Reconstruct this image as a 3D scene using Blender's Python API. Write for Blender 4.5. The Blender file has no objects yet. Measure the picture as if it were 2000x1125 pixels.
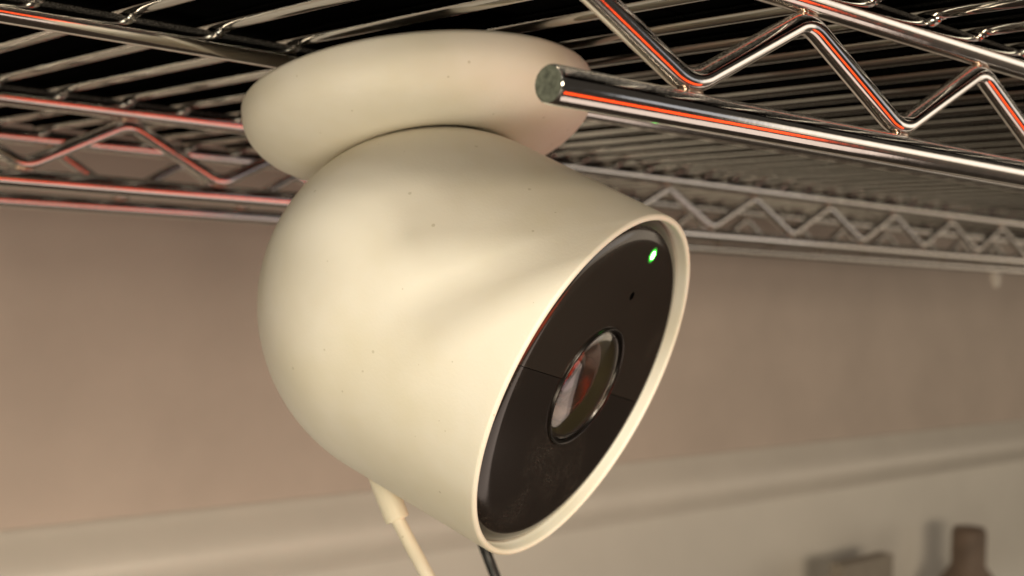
import bpy, math, random
import numpy as np
from mathutils import Vector, Matrix
random.seed(4)
C = bpy.context.scene.collection
SC = bpy.context.scene
U = 0.057                       # one layout unit in metres

# ---------------------------------------------------------------- camera
f_px, yaw, pitch, roll = 2553.4, 0.7984, 0.0041, 0.0267
ca, sa, cb, sb, cc, s_ = math.cos(yaw), math.sin(yaw), math.cos(pitch), math.sin(pitch), math.cos(roll), math.sin(roll)
F = Vector((ca*cb, sa*cb, sb)); r0 = Vector((sa, -ca, 0)); u0 = r0.cross(F)
RT = cc*r0 + s_*u0; UP = -s_*r0 + cc*u0
cd = bpy.data.cameras.new('camera'); cam = bpy.data.objects.new('camera', cd); C.objects.link(cam)
cam.matrix_world = Matrix(((RT.x, UP.x, -F.x, 0), (RT.y, UP.y, -F.y, 0), (RT.z, UP.z, -F.z, 0), (0, 0, 0, 1)))
cd.sensor_width = 36; cd.lens = f_px/2000*36; cd.clip_start = 0.005; cd.clip_end = 100
cd.dof.use_dof = True; cd.dof.focus_distance = 4.35*U; cd.dof.aperture_fstop = 22; cd.dof.aperture_blades = 0
SC.camera = cam

# ---------------------------------------------------------------- world and lamps
w = bpy.data.worlds.new('World'); SC.world = w; w.use_nodes = True
bg = w.node_tree.nodes['Background']; bg.inputs[0].default_value = (1.0, .86, .70, 1); bg.inputs[1].default_value = .045
SC.view_settings.view_transform = 'Standard'; SC.view_settings.look = 'None'
SC.view_settings.exposure = 0; SC.view_settings.gamma = 1
def area(name, loc, target, sx, sy, rad, col, xdir=None):
    d = bpy.data.lights.new(name, 'AREA'); d.shape = 'RECTANGLE'; d.size = sx*U; d.size_y = sy*U
    d.energy = math.pi*sx*sy*U*U*rad*math.pi/math.pi; d.color = col
    o = bpy.data.objects.new(name, d); C.objects.link(o)
    loc = Vector(loc); z = (loc - Vector(target)).normalized()
    x = Vector(xdir or (1, 0, 0)); x = (x - z*x.dot(z)).normalized(); y = z.cross(x)
    o.matrix_world = Matrix(((x.x, y.x, z.x, loc.x*U), (x.y, y.y, z.y, loc.y*U), (x.z, y.z, z.z, loc.z*U), (0, 0, 0, 1)))
    return o
area('red_strip_lamp', (8.8, -2.6, -4.1), (5, 4.5, .9), 6.8, 1.6, 2.9, (1, .06, .002))
area('cool_window_lamp', (22, -9, -1.2), (5, 4, 0), 15, 4.0, .55, (.93, .95, 1))
area('cream_room_lamp', (42, -9, -2.5), (12, 8, 0), 26, 14, 1.1, (1, .83, .63))
area('warm_lower_lamp', (8.5, .7, -7), (5, 3.5, .2), 11, 3.8, 1.15, (1, .80, .68))
area('left_lamp', (-5, -1.5, -6), (3.3, 4, 0), 5, 4, 8.5, (1, .92, .72))
area('key_lamp', (-9.2, -26.0, 19.0), (3, 3.5, 0), 5.0, 5.0, 118, (1, .93, .77))
area('fill_lamp', (-6, -22, .6), (5, 8, -1), 12, 6, 24.5, (1, .845, .63))

# ---------------------------------------------------------------- helpers
def new_mat(name):
    m = bpy.data.materials.new(name); m.use_nodes = True
    nt = m.node_tree; return m, nt, nt.nodes['Principled BSDF']
def N(nt, t, **k):
    n = nt.nodes.new(t)
    for a, b in k.items(): setattr(n, a, b)
    return n
def ramp(nt, src, stops):
    r = N(nt, 'ShaderNodeValToRGB'); e = r.color_ramp.elements
    e[0].position, e[0].color = stops[0]; e[1].position, e[1].color = stops[-1]
    for p, c in stops[1:-1]:
        x = e.new(p); x.color = c
    nt.links.new(src, r.inputs[0]); return r
def g(v, a=1): return (v, v, v, a)
def noise(nt, vec, scale, detail=4, rough=.55):
    n = N(nt, 'ShaderNodeTexNoise'); n.inputs['Scale'].default_value = scale
    n.inputs['Detail'].default_value = detail; n.inputs['Roughness'].default_value = rough
    nt.links.new(vec, n.inputs['Vector']); return n
def mixc(nt, fac, a, b, mode='MIX'):
    m = N(nt, 'ShaderNodeMix', data_type='RGBA', blend_type=mode)
    if isinstance(fac, float): m.inputs[0].default_value = fac
    else: nt.links.new(fac, m.inputs[0])
    for i, v in ((6, a), (7, b)):
        if isinstance(v, tuple): m.inputs[i].default_value = v
        else: nt.links.new(v, m.inputs[i])
    return m.outputs[2]
def bump(nt, b, h, st, dist=.001):
    n = N(nt, 'ShaderNodeBump'); n.inputs['Strength'].default_value = st; n.inputs['Distance'].default_value = dist
    nt.links.new(h, n.inputs['Height']); nt.links.new(n.outputs[0], b.inputs['Normal'])
def objco(nt): return N(nt, 'ShaderNodeTexCoord').outputs['Object']

def chrome(name, base, rough, dust=.35):
    m, nt, b = new_mat(name); co = objco(nt)
    b.inputs['Metallic'].default_value = 1
    n1 = noise(nt, co, 260, 5, .65); n2 = noise(nt, co, 2600, 3, .7)
    r = ramp(nt, n1.outputs[0], [(.35, g(rough)), (.75, g(rough*2.2))])
    nt.links.new(r.outputs[0], b.inputs['Roughness'])
    # dust lies on faces that look up
    geo = N(nt, 'ShaderNodeNewGeometry'); sx = N(nt, 'ShaderNodeSeparateXYZ'); nt.links.new(geo.outputs['Normal'], sx.inputs[0])
    up = ramp(nt, sx.outputs[2], [(.35, g(0)), (.9, g(1))])
    sp = ramp(nt, n2.outputs[0], [(.48, g(dust*.15)), (.62, g(dust))])
    mu = N(nt, 'ShaderNodeMath', operation='MULTIPLY'); nt.links.new(up.outputs[0], mu.inputs[0]); nt.links.new(sp.outputs[0], mu.inputs[1])
    col = mixc(nt, mu.outputs[0], base, (.30, .27, .21, 1)); nt.links.new(col, b.inputs['Base Color'])
    inv = N(nt, 'ShaderNodeMath', operation='SUBTRACT'); inv.inputs[0].default_value = 1; nt.links.new(mu.outputs[0], inv.inputs[1])
    nt.links.new(inv.outputs[0], b.inputs['Metallic'])
    bump(nt, b, n1.outputs[0], .05, .0004)
    return m
M_rod = chrome('chrome_rod', (.70, .67, .64, 1), .075, .7)
M_wire = chrome('chrome_wire', (.37, .36, .34, 1), .06, .2)
M_weld = chrome('weld_metal', (.55, .40, .30, 1), .22, .3)

def plastic(name, col, rough):
    m, nt, b = new_mat(name); co = objco(nt)
    n1 = noise(nt, co, 22, 4, .6); n2 = noise(nt, co, 1500, 2, .5)
    sh = (col[0]*.87, col[1]*.84, col[2]*.72, 1)
    r1 = ramp(nt, n1.outputs[0], [(.42, g(0)), (.72, g(.75))])
    c1 = mixc(nt, r1.outputs[0], col, sh)
    # small grime specks
    v = N(nt, 'ShaderNodeTexVoronoi'); v.inputs['Scale'].default_value = 330; v.inputs['Randomness'].default_value = 1
    nt.links.new(co, v.inputs['Vector'])
    sz = N(nt, 'ShaderNodeSeparateColor'); nt.links.new(v.outputs['Color'], sz.inputs[0])
    th = N(nt, 'ShaderNodeMath', operation='MULTIPLY_ADD'); nt.links.new(sz.outputs[0], th.inputs[0]); th.inputs[1].default_value = .5; th.inputs[2].default_value = -.36
    lt = N(nt, 'ShaderNodeMath', operation='LESS_THAN'); nt.links.new(v.outputs['Distance'], lt.inputs[0]); nt.links.new(th.outputs[0], lt.inputs[1])
    ms = N(nt, 'ShaderNodeMath', operation='MULTIPLY'); nt.links.new(lt.outputs[0], ms.inputs[0]); ms.inputs[1].default_value = .33
    c2 = mixc(nt, ms.outputs[0], c1, (.30, .25, .12, 1))
    nt.links.new(c2, b.inputs['Base Color'])
    b.inputs['Roughness'].default_value = rough; b.inputs['IOR'].default_value = 1.46
    b.inputs['Subsurface Weight'].default_value = .12; b.inputs['Subsurface Radius'].default_value = (.004, .003, .002)
    b.inputs['Subsurface Scale'].default_value = .6
    bump(nt, b, n2.outputs[0], .12, .0003)
    return m
M_shell = plastic('shell_plastic', (.80, .755, .66, 1), .46)
M_mount = plastic('mount_plastic', (.78, .735, .645, 1), .5)
M_plug = plastic('plug_plastic', (.78, .72, .58, 1), .45)
M_cord = plastic('cord_jacket', (.80, .735, .62, 1), .42)

def simple(name, col, rough, metal=0., nscale=0, namt=.3, bst=0.):
    m, nt, b = new_mat(name)
    b.inputs['Roughness'].default_value = rough; b.inputs['Metallic'].default_value = metal
    if nscale:
        n = noise(nt, objco(nt), nscale, 5, .6)
        r = ramp(nt, n.outputs[0], [(.3, (col[0]*(1-namt), col[1]*(1-namt), col[2]*(1-namt), 1)), (.7, (col[0]*(1+namt), col[1]*(1+namt), col[2]*(1+namt), 1))])
        nt.links.new(r.outputs[0], b.inputs['Base Color'])
        if bst: bump(nt, b, n.outputs[0], bst, .0005)
    else: b.inputs['Base Color'].default_value = (*col, 1)
    return m
M_cut = simple('sawn_steel', (.12, .13, .10), .75, .1, 900, .45, .3)
M_block = simple('block_black', (.0025, .0025, .0025), .9); M_block.node_tree.nodes['Principled BSDF'].inputs['Specular IOR Level'].default_value = 0  # matte black for the added light-blocking shapes on the shelf
M_black = simple('black_rubber', (.008, .008, .008), .4)
M_wall = simple('beige_paint', (.64, .54, .47), .7, 0, 9, .07, .03)
M_trim = simple('white_trim_paint', (.84, .79, .72), .45, 0, 20, .03)
M_lower = simple('pale_panel_paint', (.86, .82, .75), .5, 0, 8, .04)
M_counter = simple('counter_top', (.05, .04, .035), .5, 0, 12, .15)
M_box = simple('grey_card', (.34, .30, .25), .7, 0, 30, .1)
M_bottle = simple('dark_brown_plastic', (.20, .145, .11), .6, 0, 40, .2)
M_clip = simple('white_clip', (.75, .70, .62), .4)

def face_mat(name, base, spec_dust):
    m, nt, b = new_mat(name); co = objco(nt)
    n1 = noise(nt, co, 60, 3, .5); n2 = noise(nt, co, 3600, 2, .6)
    a = ramp(nt, n1.outputs[0], [(.52, g(0)), (.75, g(1))]); d = ramp(nt, n2.outputs[0], [(.56, g(0)), (.68, g(spec_dust))])
    mu = N(nt, 'ShaderNodeMath', operation='MULTIPLY'); nt.links.new(a.outputs[0], mu.inputs[0]); nt.links.new(d.outputs[0], mu.inputs[1])
    nt.links.new(mixc(nt, mu.outputs[0], base, (.30, .25, .19, 1)), b.inputs['Base Color'])
    rr = N(nt, 'ShaderNodeMath', operation='MULTIPLY_ADD'); nt.links.new(mu.outputs[0], rr.inputs[0]); rr.inputs[1].default_value = .5; rr.inputs[2].default_value = .12
    nt.links.new(rr.outputs[0], b.inputs['Roughness'])
    return m
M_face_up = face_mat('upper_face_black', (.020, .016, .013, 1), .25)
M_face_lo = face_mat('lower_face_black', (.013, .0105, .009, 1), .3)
M_pit = simple('pit_black', (.002, .002, .002), .8)
M_pit.node_tree.nodes['Principled BSDF'].inputs['Specular IOR Level'].default_value = 0
M_bezel = simple('bezel_metal', (.035, .03, .027), .25, .9)
M_baffle = simple('baffle_black', (.008, .007, .006), .35)
M_amber = simple('amber_reflection_tint', (.06, .018, .005), .2, .3)  # ring colour stands in for an amber reflection in the lens
M_olive = simple('olive_reflection_tint', (.055, .049, .017), .3, .2)  # olive reflection put into the barrel ring's colour
M_violet = simple('violet_reflection_tint', (.07, .055, .10), .06, .8)  # violet reflection put into the inner lens colour
mg, nt, b = new_mat('lens_glass')
b.inputs['Transmission Weight'].default_value = 1; b.inputs['Roughness'].default_value = 0; b.inputs['IOR'].default_value = 1.5
b.inputs['Base Color'].default_value = (.96, .92, .85, 1); M_glass = mg
def led_mat(name, st):
    ml, nt, b = new_mat(name); b.inputs['Base Color'].default_value = (.02, .06, .02, 1)
    b.inputs['Emission Color'].default_value = (.10, 1, .08, 1) if st > 5 else (.01, 1, .03, 1); b.inputs['Emission Strength'].default_value = st; return ml
M_led = led_mat('green_led', 24)

def mesh_obj(name, V, Fs, mats, parent=None, smooth=True, mi=None, origin=None):
    me = bpy.data.meshes.new(name)
    V = np.asarray(V, float)
    if origin is not None: V = V - np.asarray(origin)
    me.from_pydata((V*U).tolist(), [], Fs)
    mats = mats if isinstance(mats, (list, tuple)) else [mats]
    for m in mats: me.materials.append(m)
    if smooth: me.polygons.foreach_set('use_smooth', [True]*len(me.polygons))
    if mi is not None: me.polygons.foreach_set('material_index', mi)
    me.update()
    o = bpy.data.objects.new(name, me); C.objects.link(o)
    if origin is not None: o.location = Vector(origin)*U
    if parent: o.parent = parent
    return o
def thing(name, label, cat, loc, group=None):
    o = bpy.data.objects.new(name, None); C.objects.link(o); o.empty_display_size = .01
    o.location = Vector(loc)*U; o['label'] = label; o['category'] = cat
    if group: o['group'] = group
    return o
def adopt(parent, *obs):
    bpy.context.view_layer.update()
    for o in obs:
        o.parent = parent; o.matrix_parent_inverse = parent.matrix_world.inverted()
class MB:
    def __init__(s): s.V = []; s.F = []; s.M = []
    def add(s, V, Fs, mi=0):
        k = len(s.V); s.V += [tuple(v) for v in V]; s.F += [tuple(i+k for i in f) for f in Fs]; s.M += [mi]*len(Fs)
    def obj(s, name, mats, parent=None, smooth=True, origin=None): return mesh_obj(name, s.V, s.F, mats, parent, smooth, s.M, origin)
def tube(mb, path, rad, seg=16, mi=0, cap=True, capmi=None):
    P = [Vector(p) for p in path]; n = len(P)
    rads = rad if isinstance(rad, (list, tuple)) else [rad]*n
    T = [(P[min(i+1, n-1)] - P[max(i-1, 0)]).normalized() for i in range(n)]
    ref = Vector((0, 0, 1)) if abs(T[0].z) < .9 else Vector((0, 1, 0))
    x = (ref - T[0]*ref.dot(T[0])).normalized(); V = []
    for i in range(n):
        x = (x - T[i]*x.dot(T[i])).normalized(); y = T[i].cross(x)
        for k in range(seg):
            a = 2*math.pi*k/seg; V.append(P[i] + (x*math.cos(a) + y*math.sin(a))*rads[i])
    Fs = [(i*seg+k, i*seg+(k+1) % seg, (i+1)*seg+(k+1) % seg, (i+1)*seg+k) for i in range(n-1) for k in range(seg)]
    mb.add(V, Fs, mi)
    if cap:
        cm = mi if capmi is None else capmi
        mb.add(V[:seg], [tuple(range(seg))[::-1]], cm); mb.add(V[-seg:], [tuple(range(seg))], cm)
def blob(mb, c, rx, ry, rz, mi=0, seg=10, rings=6):
    V = []; Fs = []
    for i in range(rings+1):
        t = math.pi*i/rings
        for k in range(seg):
            a = 2*math.pi*k/seg; V.append((c[0]+rx*math.sin(t)*math.cos(a), c[1]+ry*math.sin(t)*math.sin(a), c[2]+rz*math.cos(t)))
    for i in range(rings):
        for k in range(seg): Fs.append((i*seg+k, (i+1)*seg+k, (i+1)*seg+(k+1) % seg, i*seg+(k+1) % seg))
    mb.add(V, Fs, mi)
def lathe(mb, prof, c, n, seg=96, mi=0, e1=None):
    n = Vector(n).normalized(); c = Vector(c)
    t = Vector(e1) if e1 else (Vector((0, 0, 1)) if abs(n.z) < .9 else Vector((1, 0, 0)))
    t = (t - n*t.dot(n)).normalized(); bb = n.cross(t); V = []
    for r, z in prof:
        for k in range(seg):
            a = 2*math.pi*k/seg; V.append(c + n*z + (t*math.cos(a) + bb*math.sin(a))*max(r, 1e-4))
    m = len(prof)
    Fs = [(i*seg+k, i*seg+(k+1) % seg, (i+1)*seg+(k+1) % seg, (i+1)*seg+k) for i in range(m-1) for k in range(seg)]
    mb.add(V, Fs, mi)
def box(mb, lo, hi, mi=0, bev=0):
    x0, y0, z0 = lo; x1, y1, z1 = hi
    mb.add([(x0, y0, z0), (x1, y0, z0), (x1, y1, z0), (x0, y1, z0), (x0, y0, z1), (x1, y0, z1), (x1, y1, z1), (x0, y1, z1)],
           [(3, 2, 1, 0), (4, 5, 6, 7), (0, 1, 5, 4), (1, 2, 6, 5), (2, 3, 7, 6), (3, 0, 4, 7)], mi)
def prism_x(mb, prof, x0, x1, mi=0):
    n = len(prof)
    V = [(x0, y, z) for y, z in prof] + [(x1, y, z) for y, z in prof]
    mb.add(V, [(i, (i+1) % n, (i+1) % n+n, i+n) for i in range(n)] + [tuple(range(n))[::-1], tuple(range(n, 2*n))], mi)

# ---------------------------------------------------------------- wall and counter
YW = 14.0
wall = thing('wall', 'plain beige painted wall with pale chair rail, blurred behind the shelf', 'wall', (20, YW, -8))
mb = MB(); box(mb, (-30, YW, -2.8), (90, YW+1, 14)); o1 = mb.obj('upper_wall', M_wall, smooth=False)
mb = MB(); box(mb, (-30, YW-.10, -14), (90, YW+1, -3.66)); o2 = mb.obj('lower_panel', M_lower, smooth=False)
mb = MB()
prof = [(YW+.9, -2.72), (YW+.0, -2.72)]
for k in range(1, 25):
    t = k/24; prof.append((YW-.02-.40*math.sin(math.pi*min(1, t*1.02))**1.3*(.55+.45*t) - .10*t, -2.72-.96*t))
prof.append((YW+.9, -3.68))
prism_x(mb, prof, -30, 90); o3 = mb.obj('chair_rail', M_trim, smooth=True)
adopt(wall, o1, o2, o3)
mb = MB(); box(mb, (-30, -14, -8.6), (90, YW-.11, -8)); o = mb.obj('floor', M_counter, smooth=False); o['kind'] = 'structure'

# ---------------------------------------------------------------- wire shelf
ZT, ZB = 1.0, .557
RR, RZ, RW = .0555, .038, .034
shelf = thing('wire_shelf', 'chrome wire shelf seen from below with zigzag trusses along its edges', 'shelf', (8, 5.5, .5))
parts = []
def rod(name, y, z, x0, x1, cut=False):
    mb = MB()
    if cut:
        tube(mb, [(x0, y, z), (x0+.006, y, z), (x0+.016, y, z)] + [(x0+.016+(x1-x0)*t/30, y, z) for t in range(1, 31)],
             [RR*.90, RR*.965, RR] + [RR]*30, 40, 0, True, 1)
    else: tube(mb, [(x0+(x1-x0)*t/30, y, z) for t in range(31)], RR, 32)
    for p in mb.F: pass
    o = mb.obj(name, [M_rod, M_cut]); parts.append(o)
    for pl in o.data.polygons:
        if len(pl.vertices) > 4: pl.use_smooth = False
    return o
YF, YM, YB, YL = 2.42, 7.0, 8.895, 4.775
XE = 24
rod('top_rail', YF, ZT, 2.40, XE); rod('bottom_rail', YF, ZB, 2.472, XE, True)
rod('top_rail', YM, ZT, 1.2, XE); rod('bottom_rail', YM, ZB, 1.2, XE)
rod('top_rail', YB, ZT, 1.2, XE); rod('bottom_rail', YB, ZB, 1.2, XE)
rod('support_rod', YL, ZT, 0.6, XE)
def zigzag(y, pitch, xb, x0, x1):
    zt, zb = ZT-RR-RZ+.006, ZB+RR+RZ-.006
    k0 = math.ceil((x0-xb)/pitch*2); k1 = int((x1-xb)/pitch*2)
    pts = [Vector((xb+k*pitch/2, y, zb if k % 2 == 0 else zt)) for k in range(k0, k1+1)]
    path = [pts[0]]
    for i in range(1, len(pts)-1):
        a = (pts[i-1]-pts[i]).normalized(); bb = (pts[i+1]-pts[i]).normalized()
        d = .075; v = pts[i]
        # push the corner out so the rounded bend still meets the rail
        out = -(a+bb).normalized()*.012
        p0 = v+out+a*d; p2 = v+out+bb*d
        for s in range(9):
            t = s/8; path.append(p0*(1-t)**2 + (v+out)*2*t*(1-t) + p2*t*t)
    path.append(pts[-1])
    mb = MB(); tube(mb, path, RZ, 20)
    for p in pts[1:-1]:
        dz = RZ*.8 if p.z > .8 else -RZ*.8
        blob(mb, (p.x+.012, y, p.z+dz), .055, .024, .022, 1)
        blob(mb, (p.x-.03, y-.012, p.z+dz*1.05), .02, .016, .014, 1)
    parts.append(mb.obj('truss_wire', [M_rod, M_weld]))
zigzag(YF, 1.22, 3.064, 2.3, XE); zigzag(YM, 1.235, 3.064, 1.2, XE); zigzag(YB, 1.034, 3.59, 1.2, XE)
ZD = ZT+RR+RW-.010
mb = MB()
ys = [1.9+(9.0-1.9)*i/24 for i in range(25)]
tube(mb, [(0, y, ZD) for y in ys], RW, 16)
for y in (YF, YL, YM, YB):
    blob(mb, (0, y, ZD-RW*.9), RW*.95, .055, .030, 0, 12, 8)
    blob(mb, (.022, y-.045, ZD-RW*.55), .016, .022, .016, 0)
base_w = mb.obj('deck_wire', [M_wire])
wires = [base_w]; x = 2.88-.388*4; i = 0
while x < XE-.3:
    o = base_w if i == 0 else base_w.copy()
    if i: C.objects.link(o)
    o.location = ((x+random.uniform(-.008, .008))*U, random.uniform(-.03, .03)*U, 0); o.rotation_euler = (0, 0, random.uniform(-.0012, .0012))
    wires.append(o) if i else None
    x += .388; i += 1
adopt(shelf, *parts, *wires)
mb = MB(); box(mb, (-1.5, 3.25, ZD+RW+.004), (XE+2, 9.2, ZD+4.2))  # block added to blacken the wire gaps and keep key light off the wall
o = mb.obj('shelf_light_block', M_block, smooth=False, origin=(11, 6, ZD)); o['label'] = 'long black block added on top of the chrome shelf to stop light, dark underside showing between the wires'; o['category'] = 'light blocker'
mb = MB(); box(mb, (2.55, 1.55, ZD+RW+.004), (XE+2, 3.22, ZD+2.2))  # unseen block added so its edge shades the top of the camera body
o = mb.obj('front_light_block', M_block, smooth=False, origin=(13, 2.4, ZD)); o['label'] = 'unseen black block added along the front edge of the shelf to shade the camera, above the nearest zigzag wire'; o['category'] = 'tray'

# ---------------------------------------------------------------- mount
SPH = Vector((3.5463, 4.0296, -.0736)); SR = .752
BC = Vector((3.6619, 4.3666, .8014)); BN = Vector((.0157, .2231, .9747)).normalized()
Rb, ba, bb_ = .7597, .08, .30
prof = [(0, ba*.99), (Rb*.30, ba*.985)]
for k in range(30, -1, -1):
    t = math.pi/2*k/30
    r = Rb*max(math.cos(t), 0)**(2/5); z = ba*math.sin(t)**(2/5)
    if z < ba*.98: prof.append((r, z))
for k in range(1, 49):
    t = math.pi/2*k/48
    prof.append((Rb*max(math.cos(t), 0)**(2/2.3), -bb_*math.sin(t)**(2/2.3)))
# denser rings across the dished underside
last = prof[-1]; rin = [p for p in prof if p[1] < 0 and p[0] < Rb*.6]
prof = [p for p in prof if not (p[1] < 0 and p[0] < Rb*.6)]
r_in = prof[-1][0]; zin = prof[-1][1]
for k in range(1, 40):
    r = r_in*(1-k/40)
    prof.append((r, -bb_*(1-(r/Rb)**2.3)**(1/2.3)))
prof.append((0, -bb_))
mb = MB(); lathe(mb, prof, BC, BN, 128)
V = []
for v in mb.V:
    v = Vector(v); d = v-SPH; L = d.length; e = SR-L; k = .012
    push = k*math.log1p(math.exp(max(-30, min(30, e/k)))) if (v-BC).dot(BN) < .02 else 0
    V.append(tuple(v + d.normalized()*push))
mb.V = V
mount = mb.obj('camera_mount', M_mount, origin=tuple(BC+BN*ba))
mb = MB(); tube(mb, [BC+BN*.04, Vector((BC.x-.02, BC.y+.03, ZD-RW-.002))], .16, 32)
st = mb.obj('stem', M_mount, origin=tuple(BC)); adopt(mount, st)
mount['label'] = 'tilted cream plastic disc mount under the shelf, above the round camera'; mount['category'] = 'mount'

# ---------------------------------------------------------------- security camera
FC = Vector((3.7451, 3.3928, -.3604)); th, ph = math.radians(-72.665), math.radians(-23.263)
n = Vector((math.cos(ph)*math.cos(th), math.cos(ph)*math.sin(th), math.sin(ph)))
h0 = Vector((0, 0, 1)).cross(n).normalized(); v0 = n.cross(h0)
E1 = (h0*.984 - v0*.177).normalized(); E2 = n.cross(E1)
secu = thing('security_camera', 'round cream security camera with black face and lit green light hanging from its mount', 'security camera', FC)
RB, LB, KB, RF = .7431, .7261, 1.0387, .728
prof = [(RB*math.cos(t), -LB+KB*RB*math.sin(t)) for t in [(-math.pi/2)*(1-k/40) for k in range(41)]]
lip = .014
prof += [(RB+(RF-RB)*s, -LB+(LB-lip)*s) for s in [k/20 for k in range(1, 21)]]
for k in range(1, 9):
    a = math.pi/2*k/8; prof.append((RF-lip+lip*math.cos(a), -lip+lip*math.sin(a)))
for k in range(1, 7):
    a = math.pi/2*k/6; prof.append((RF-lip-.012*math.sin(a), -.012+.012*math.cos(a)))
prof += [(.7015, -.03), (.7015, -.11), (.60, -.115), (0, -.115)]
mb = MB(); lathe(mb, prof, FC, n, 160); housing = mb.obj('housing', M_shell, origin=tuple(FC))
RG, RL = .7005, .252
P0 = FC - n*.022
def half(sign, gap=.0013):
    mb = MB(); seg = 72
    rs = [(RL, -.012), (RL, -.001), (RL+.003, 0), (RL+.008, 0), (.600, 0), (.610, 0), (.628, -.0015), (.648, -.007), (.668, -.017), (.686, -.031), (RG, -.047), (RG, -.06)]
    V = []
    for r, z in rs:
        for k in range(seg+1):
            a = math.pi*k/seg
            y = max(r*math.sin(a), gap)
            V.append(P0 + E1*(r*math.cos(a)) + E2*(sign*y) + n*z)
    m = seg+1
    Fs = []
    for i in range(len(rs)-1):
        for k in range(seg):
            q = (i*m+k, i*m+k+1, (i+1)*m+k+1, (i+1)*m+k)
            Fs.append(q[::-1] if sign > 0 else q)
    mb.add(V, Fs)
    return mb
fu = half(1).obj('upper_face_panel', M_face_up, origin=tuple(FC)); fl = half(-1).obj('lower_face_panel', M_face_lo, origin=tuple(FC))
for o in (fu, fl):
    md = o.modifiers.new('edge', 'EDGE_SPLIT'); md.split_angle = math.radians(40)
mb = MB(); lathe(mb, [(RL, -.016), (.60, -.016)], P0, n, 64); pit = mb.obj('face_backing', M_pit, origin=tuple(FC))
# lens: metal bezel, stepped baffles, inner elements tinted to imitate reflections, domed cover glass
mb = MB(); lathe(mb, [(RL-.0015, -.03), (RL-.0015, .008), (RL-.004, .011), (RL-.008, .011), (RL-.016, .002), (RL-.018, -.02)], P0, n, 96); bez = mb.obj('lens_ring', M_bezel, origin=tuple(FC))
r1 = RL-.018
mb = MB(); lathe(mb, [(r1, -.008), (r1-.004, -.016), (r1-.022, -.018)], P0, n, 96, 0)
lathe(mb, [(r1-.022, -.018), (r1-.06, -.055)], P0, n, 96, 2)
lathe(mb, [(r1-.06, -.055), (r1-.078, -.057), (r1-.11, -.085)], P0, n, 96, 1)
lathe(mb, [(r1-.11, -.085), (.085, -.087), (.080, -.12)], P0, n, 96, 0)
barrel = mb.obj('lens_barrel', [M_baffle, M_amber, M_olive], origin=tuple(FC))
mb = MB(); lathe(mb, [(.098*math.cos(a), -.095+.05*math.sin(a)) for a in [math.pi/2*k/10 for k in range(11)]], P0, n, 64); inn = mb.obj('inner_lens', M_violet, origin=tuple(FC))
mb = MB(); Rg = r1-.002
top = [(Rg*math.sin(math.pi/2*k/16), -.006+.030*math.cos(math.pi/2*k/16)) for k in range(17)]
bot = [(Rg*math.sin(math.pi/2*k/16)*.97, -.015+.026*math.cos(math.pi/2*k/16)) for k in range(16, -1, -1)]
lathe(mb, (top+bot)[::-1], P0, n, 96); glass = mb.obj('lens_cover', M_glass, origin=tuple(FC))
q = P0 + E2*.567
mb = MB(); lathe(mb, [(.019*math.sin(math.pi/2*k/8), .0008+.005*math.cos(math.pi/2*k/8)) for k in range(9)], q, n, 32); led = mb.obj('indicator_light', M_led, origin=tuple(FC))
mb = MB(); lathe(mb, [(.0185, .0012), (.026, .0010)], q, n, 32, 0); lathe(mb, [(.026, .0010), (.034, .0006)], q, n, 32, 1)  # faintly glowing rings imitate the halo around the green light
ring = mb.obj('light_halo', [led_mat('green_halo', 1.3), led_mat('green_halo_edge', .14)], origin=tuple(FC))
mb = MB(); q = P0 + E2*.391
lathe(mb, [(0, .0006), (.016, .0008), (.0175, 0.0)], q, n, 24); mic = mb.obj('microphone_hole', M_pit, origin=tuple(FC))
adopt(secu, housing, fu, fl, pit, bez, glass, led, ring, mic, barrel, inn)
for a, b_ in ((barrel, bez), (inn, bez), (glass, bez), (ring, led)):
    mw = a.matrix_world.copy(); a.parent = b_; bpy.context.view_layer.update(); a.matrix_parent_inverse = b_.matrix_world.inverted()

# ---------------------------------------------------------------- cables
def at(px, py, depth): return (F + RT*((px-1000)/f_px) + UP*((562.5-py)/f_px))*depth
cable = thing('power_cable', 'white charging cable with plug going into the underside of the camera', 'cable', at(800, 1125, 5.2))
a0, a1 = at(738, 918, 5.28), at(777, 1016, 5.25)
ax = (a1-a0).normalized()
mb = MB(); rp = .0505
tube(mb, [a0, a0+ax*.05, a1-ax*.012, a1-ax*.004, a1], [rp*.93, rp, rp, rp*.97, rp*.88], 32)
plug = mb.obj('plug', M_plug, origin=tuple(a1))
mb = MB()
ctl = [a1-ax*.01, at(800, 1060, 5.24), at(826, 1108, 5.22), at(856, 1165, 5.2), at(892, 1250, 5.2), at(915, 1400, 5.25), at(905, 1700, 5.4)]
def smooth_path(P, m=10):
    out = []
    for i in range(len(P)-1):
        p0 = P[max(i-1, 0)]; p1 = P[i]; p2 = P[i+1]; p3 = P[min(i+2, len(P)-1)]
        for s in range(m):
            t = s/m
            out.append(.5*((2*p1) + (p2-p0)*t + (2*p0-5*p1+4*p2-p3)*t*t + (3*p1-p0-3*p2+p3)*t**3))
    out.append(P[-1]); return out
tube(mb, smooth_path(ctl), .0285, 24); cord = mb.obj('cord', M_cord, origin=tuple(a1))
adopt(cable, plug, cord)
mb = MB()
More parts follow.
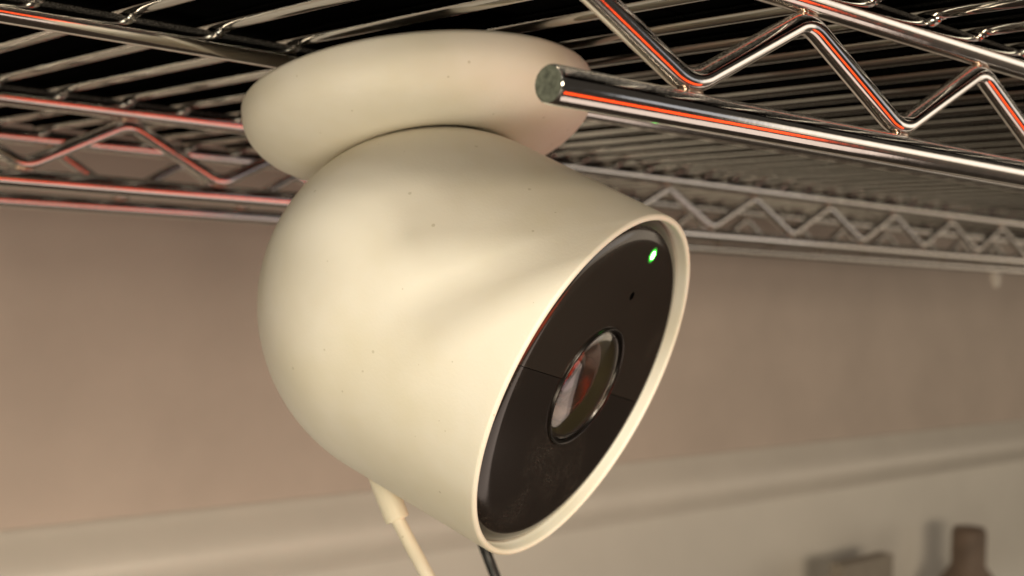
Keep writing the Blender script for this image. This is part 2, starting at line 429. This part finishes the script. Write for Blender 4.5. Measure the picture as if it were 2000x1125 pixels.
tube(mb, smooth_path([at(800, 230, 7.3), at(800, 420, 7.1), at(835, 760, 6.8), at(905, 960, 6.6), at(946, 1070, 6.5), at(968, 1128, 6.5), at(1005, 1230, 6.5), at(1060, 1500, 6.6)]), .027, 20)
o = mb.obj('black_cord', M_black, origin=tuple(at(1000, 1240, 6.5))); o['label'] = 'thin black cord hanging behind the lower rim of the camera'; o['category'] = 'cord'

# ---------------------------------------------------------------- blurred things in the background
def px_y(px, py, Y):
    d = F + RT*((px-1000)/f_px) + UP*((562.5-py)/f_px); return d*(Y/d.y)
p = px_y(1893, 1030, 12.5)
mb = MB(); hgt = p.z+8
lathe(mb, [(0, 0), (.6, 0), (.68, .1), (.68, hgt*.60), (.64, hgt*.66), (.44, hgt*.74), (.34, hgt*.78), (.34, hgt*.97), (.30, hgt), (0, hgt)], (p.x, 12.5, -8), (0, 0, 1), 40)
o = mb.obj('bottle', M_bottle, origin=(p.x, 12.5, -8)); o['label'] = 'blurred dark brown bottle with a narrow neck low before the wall'; o['category'] = 'bottle'
q0 = px_y(1648, 1104, 12.6); q1 = px_y(1745, 1083, 12.6)
mb = MB(); box(mb, (q0.x, 12.6, -8), (q1.x, 12.9, (q0.z+q1.z)/2)); o = mb.obj('storage_box', M_box, smooth=False, origin=((q0.x+q1.x)/2, 13.1, -8)); o['label'] = 'blurred low grey box standing before the pale lower wall'; o['category'] = 'box'
p = px_y(1938, 470, 9.15); p2 = px_y(1938, 560, 9.15)
mb = MB(); V = []
for z, hw, dp in ((p.z+.06, .30, .10), (p.z-.10, .27, .10), ((p.z+p2.z)/2, .17, .08), (p2.z, .05, .05)):
    V += [(p.x-hw, 9.05, z), (p.x+hw, 9.05, z), (p.x+hw, 9.05+dp, z), (p.x-hw, 9.05+dp, z)]
Fs = [(0, 1, 2, 3), (15, 14, 13, 12)] + [(i*4+k, (i+1)*4+k, (i+1)*4+(k+1) % 4, i*4+(k+1) % 4) for i in range(3) for k in range(4)]
mb.add(V, Fs); o = mb.obj('label_clip', M_clip, smooth=False, origin=(p.x, 9.05, p.z)); o['label'] = 'small white tapered clip hanging behind the far rail'; o['category'] = 'clip'
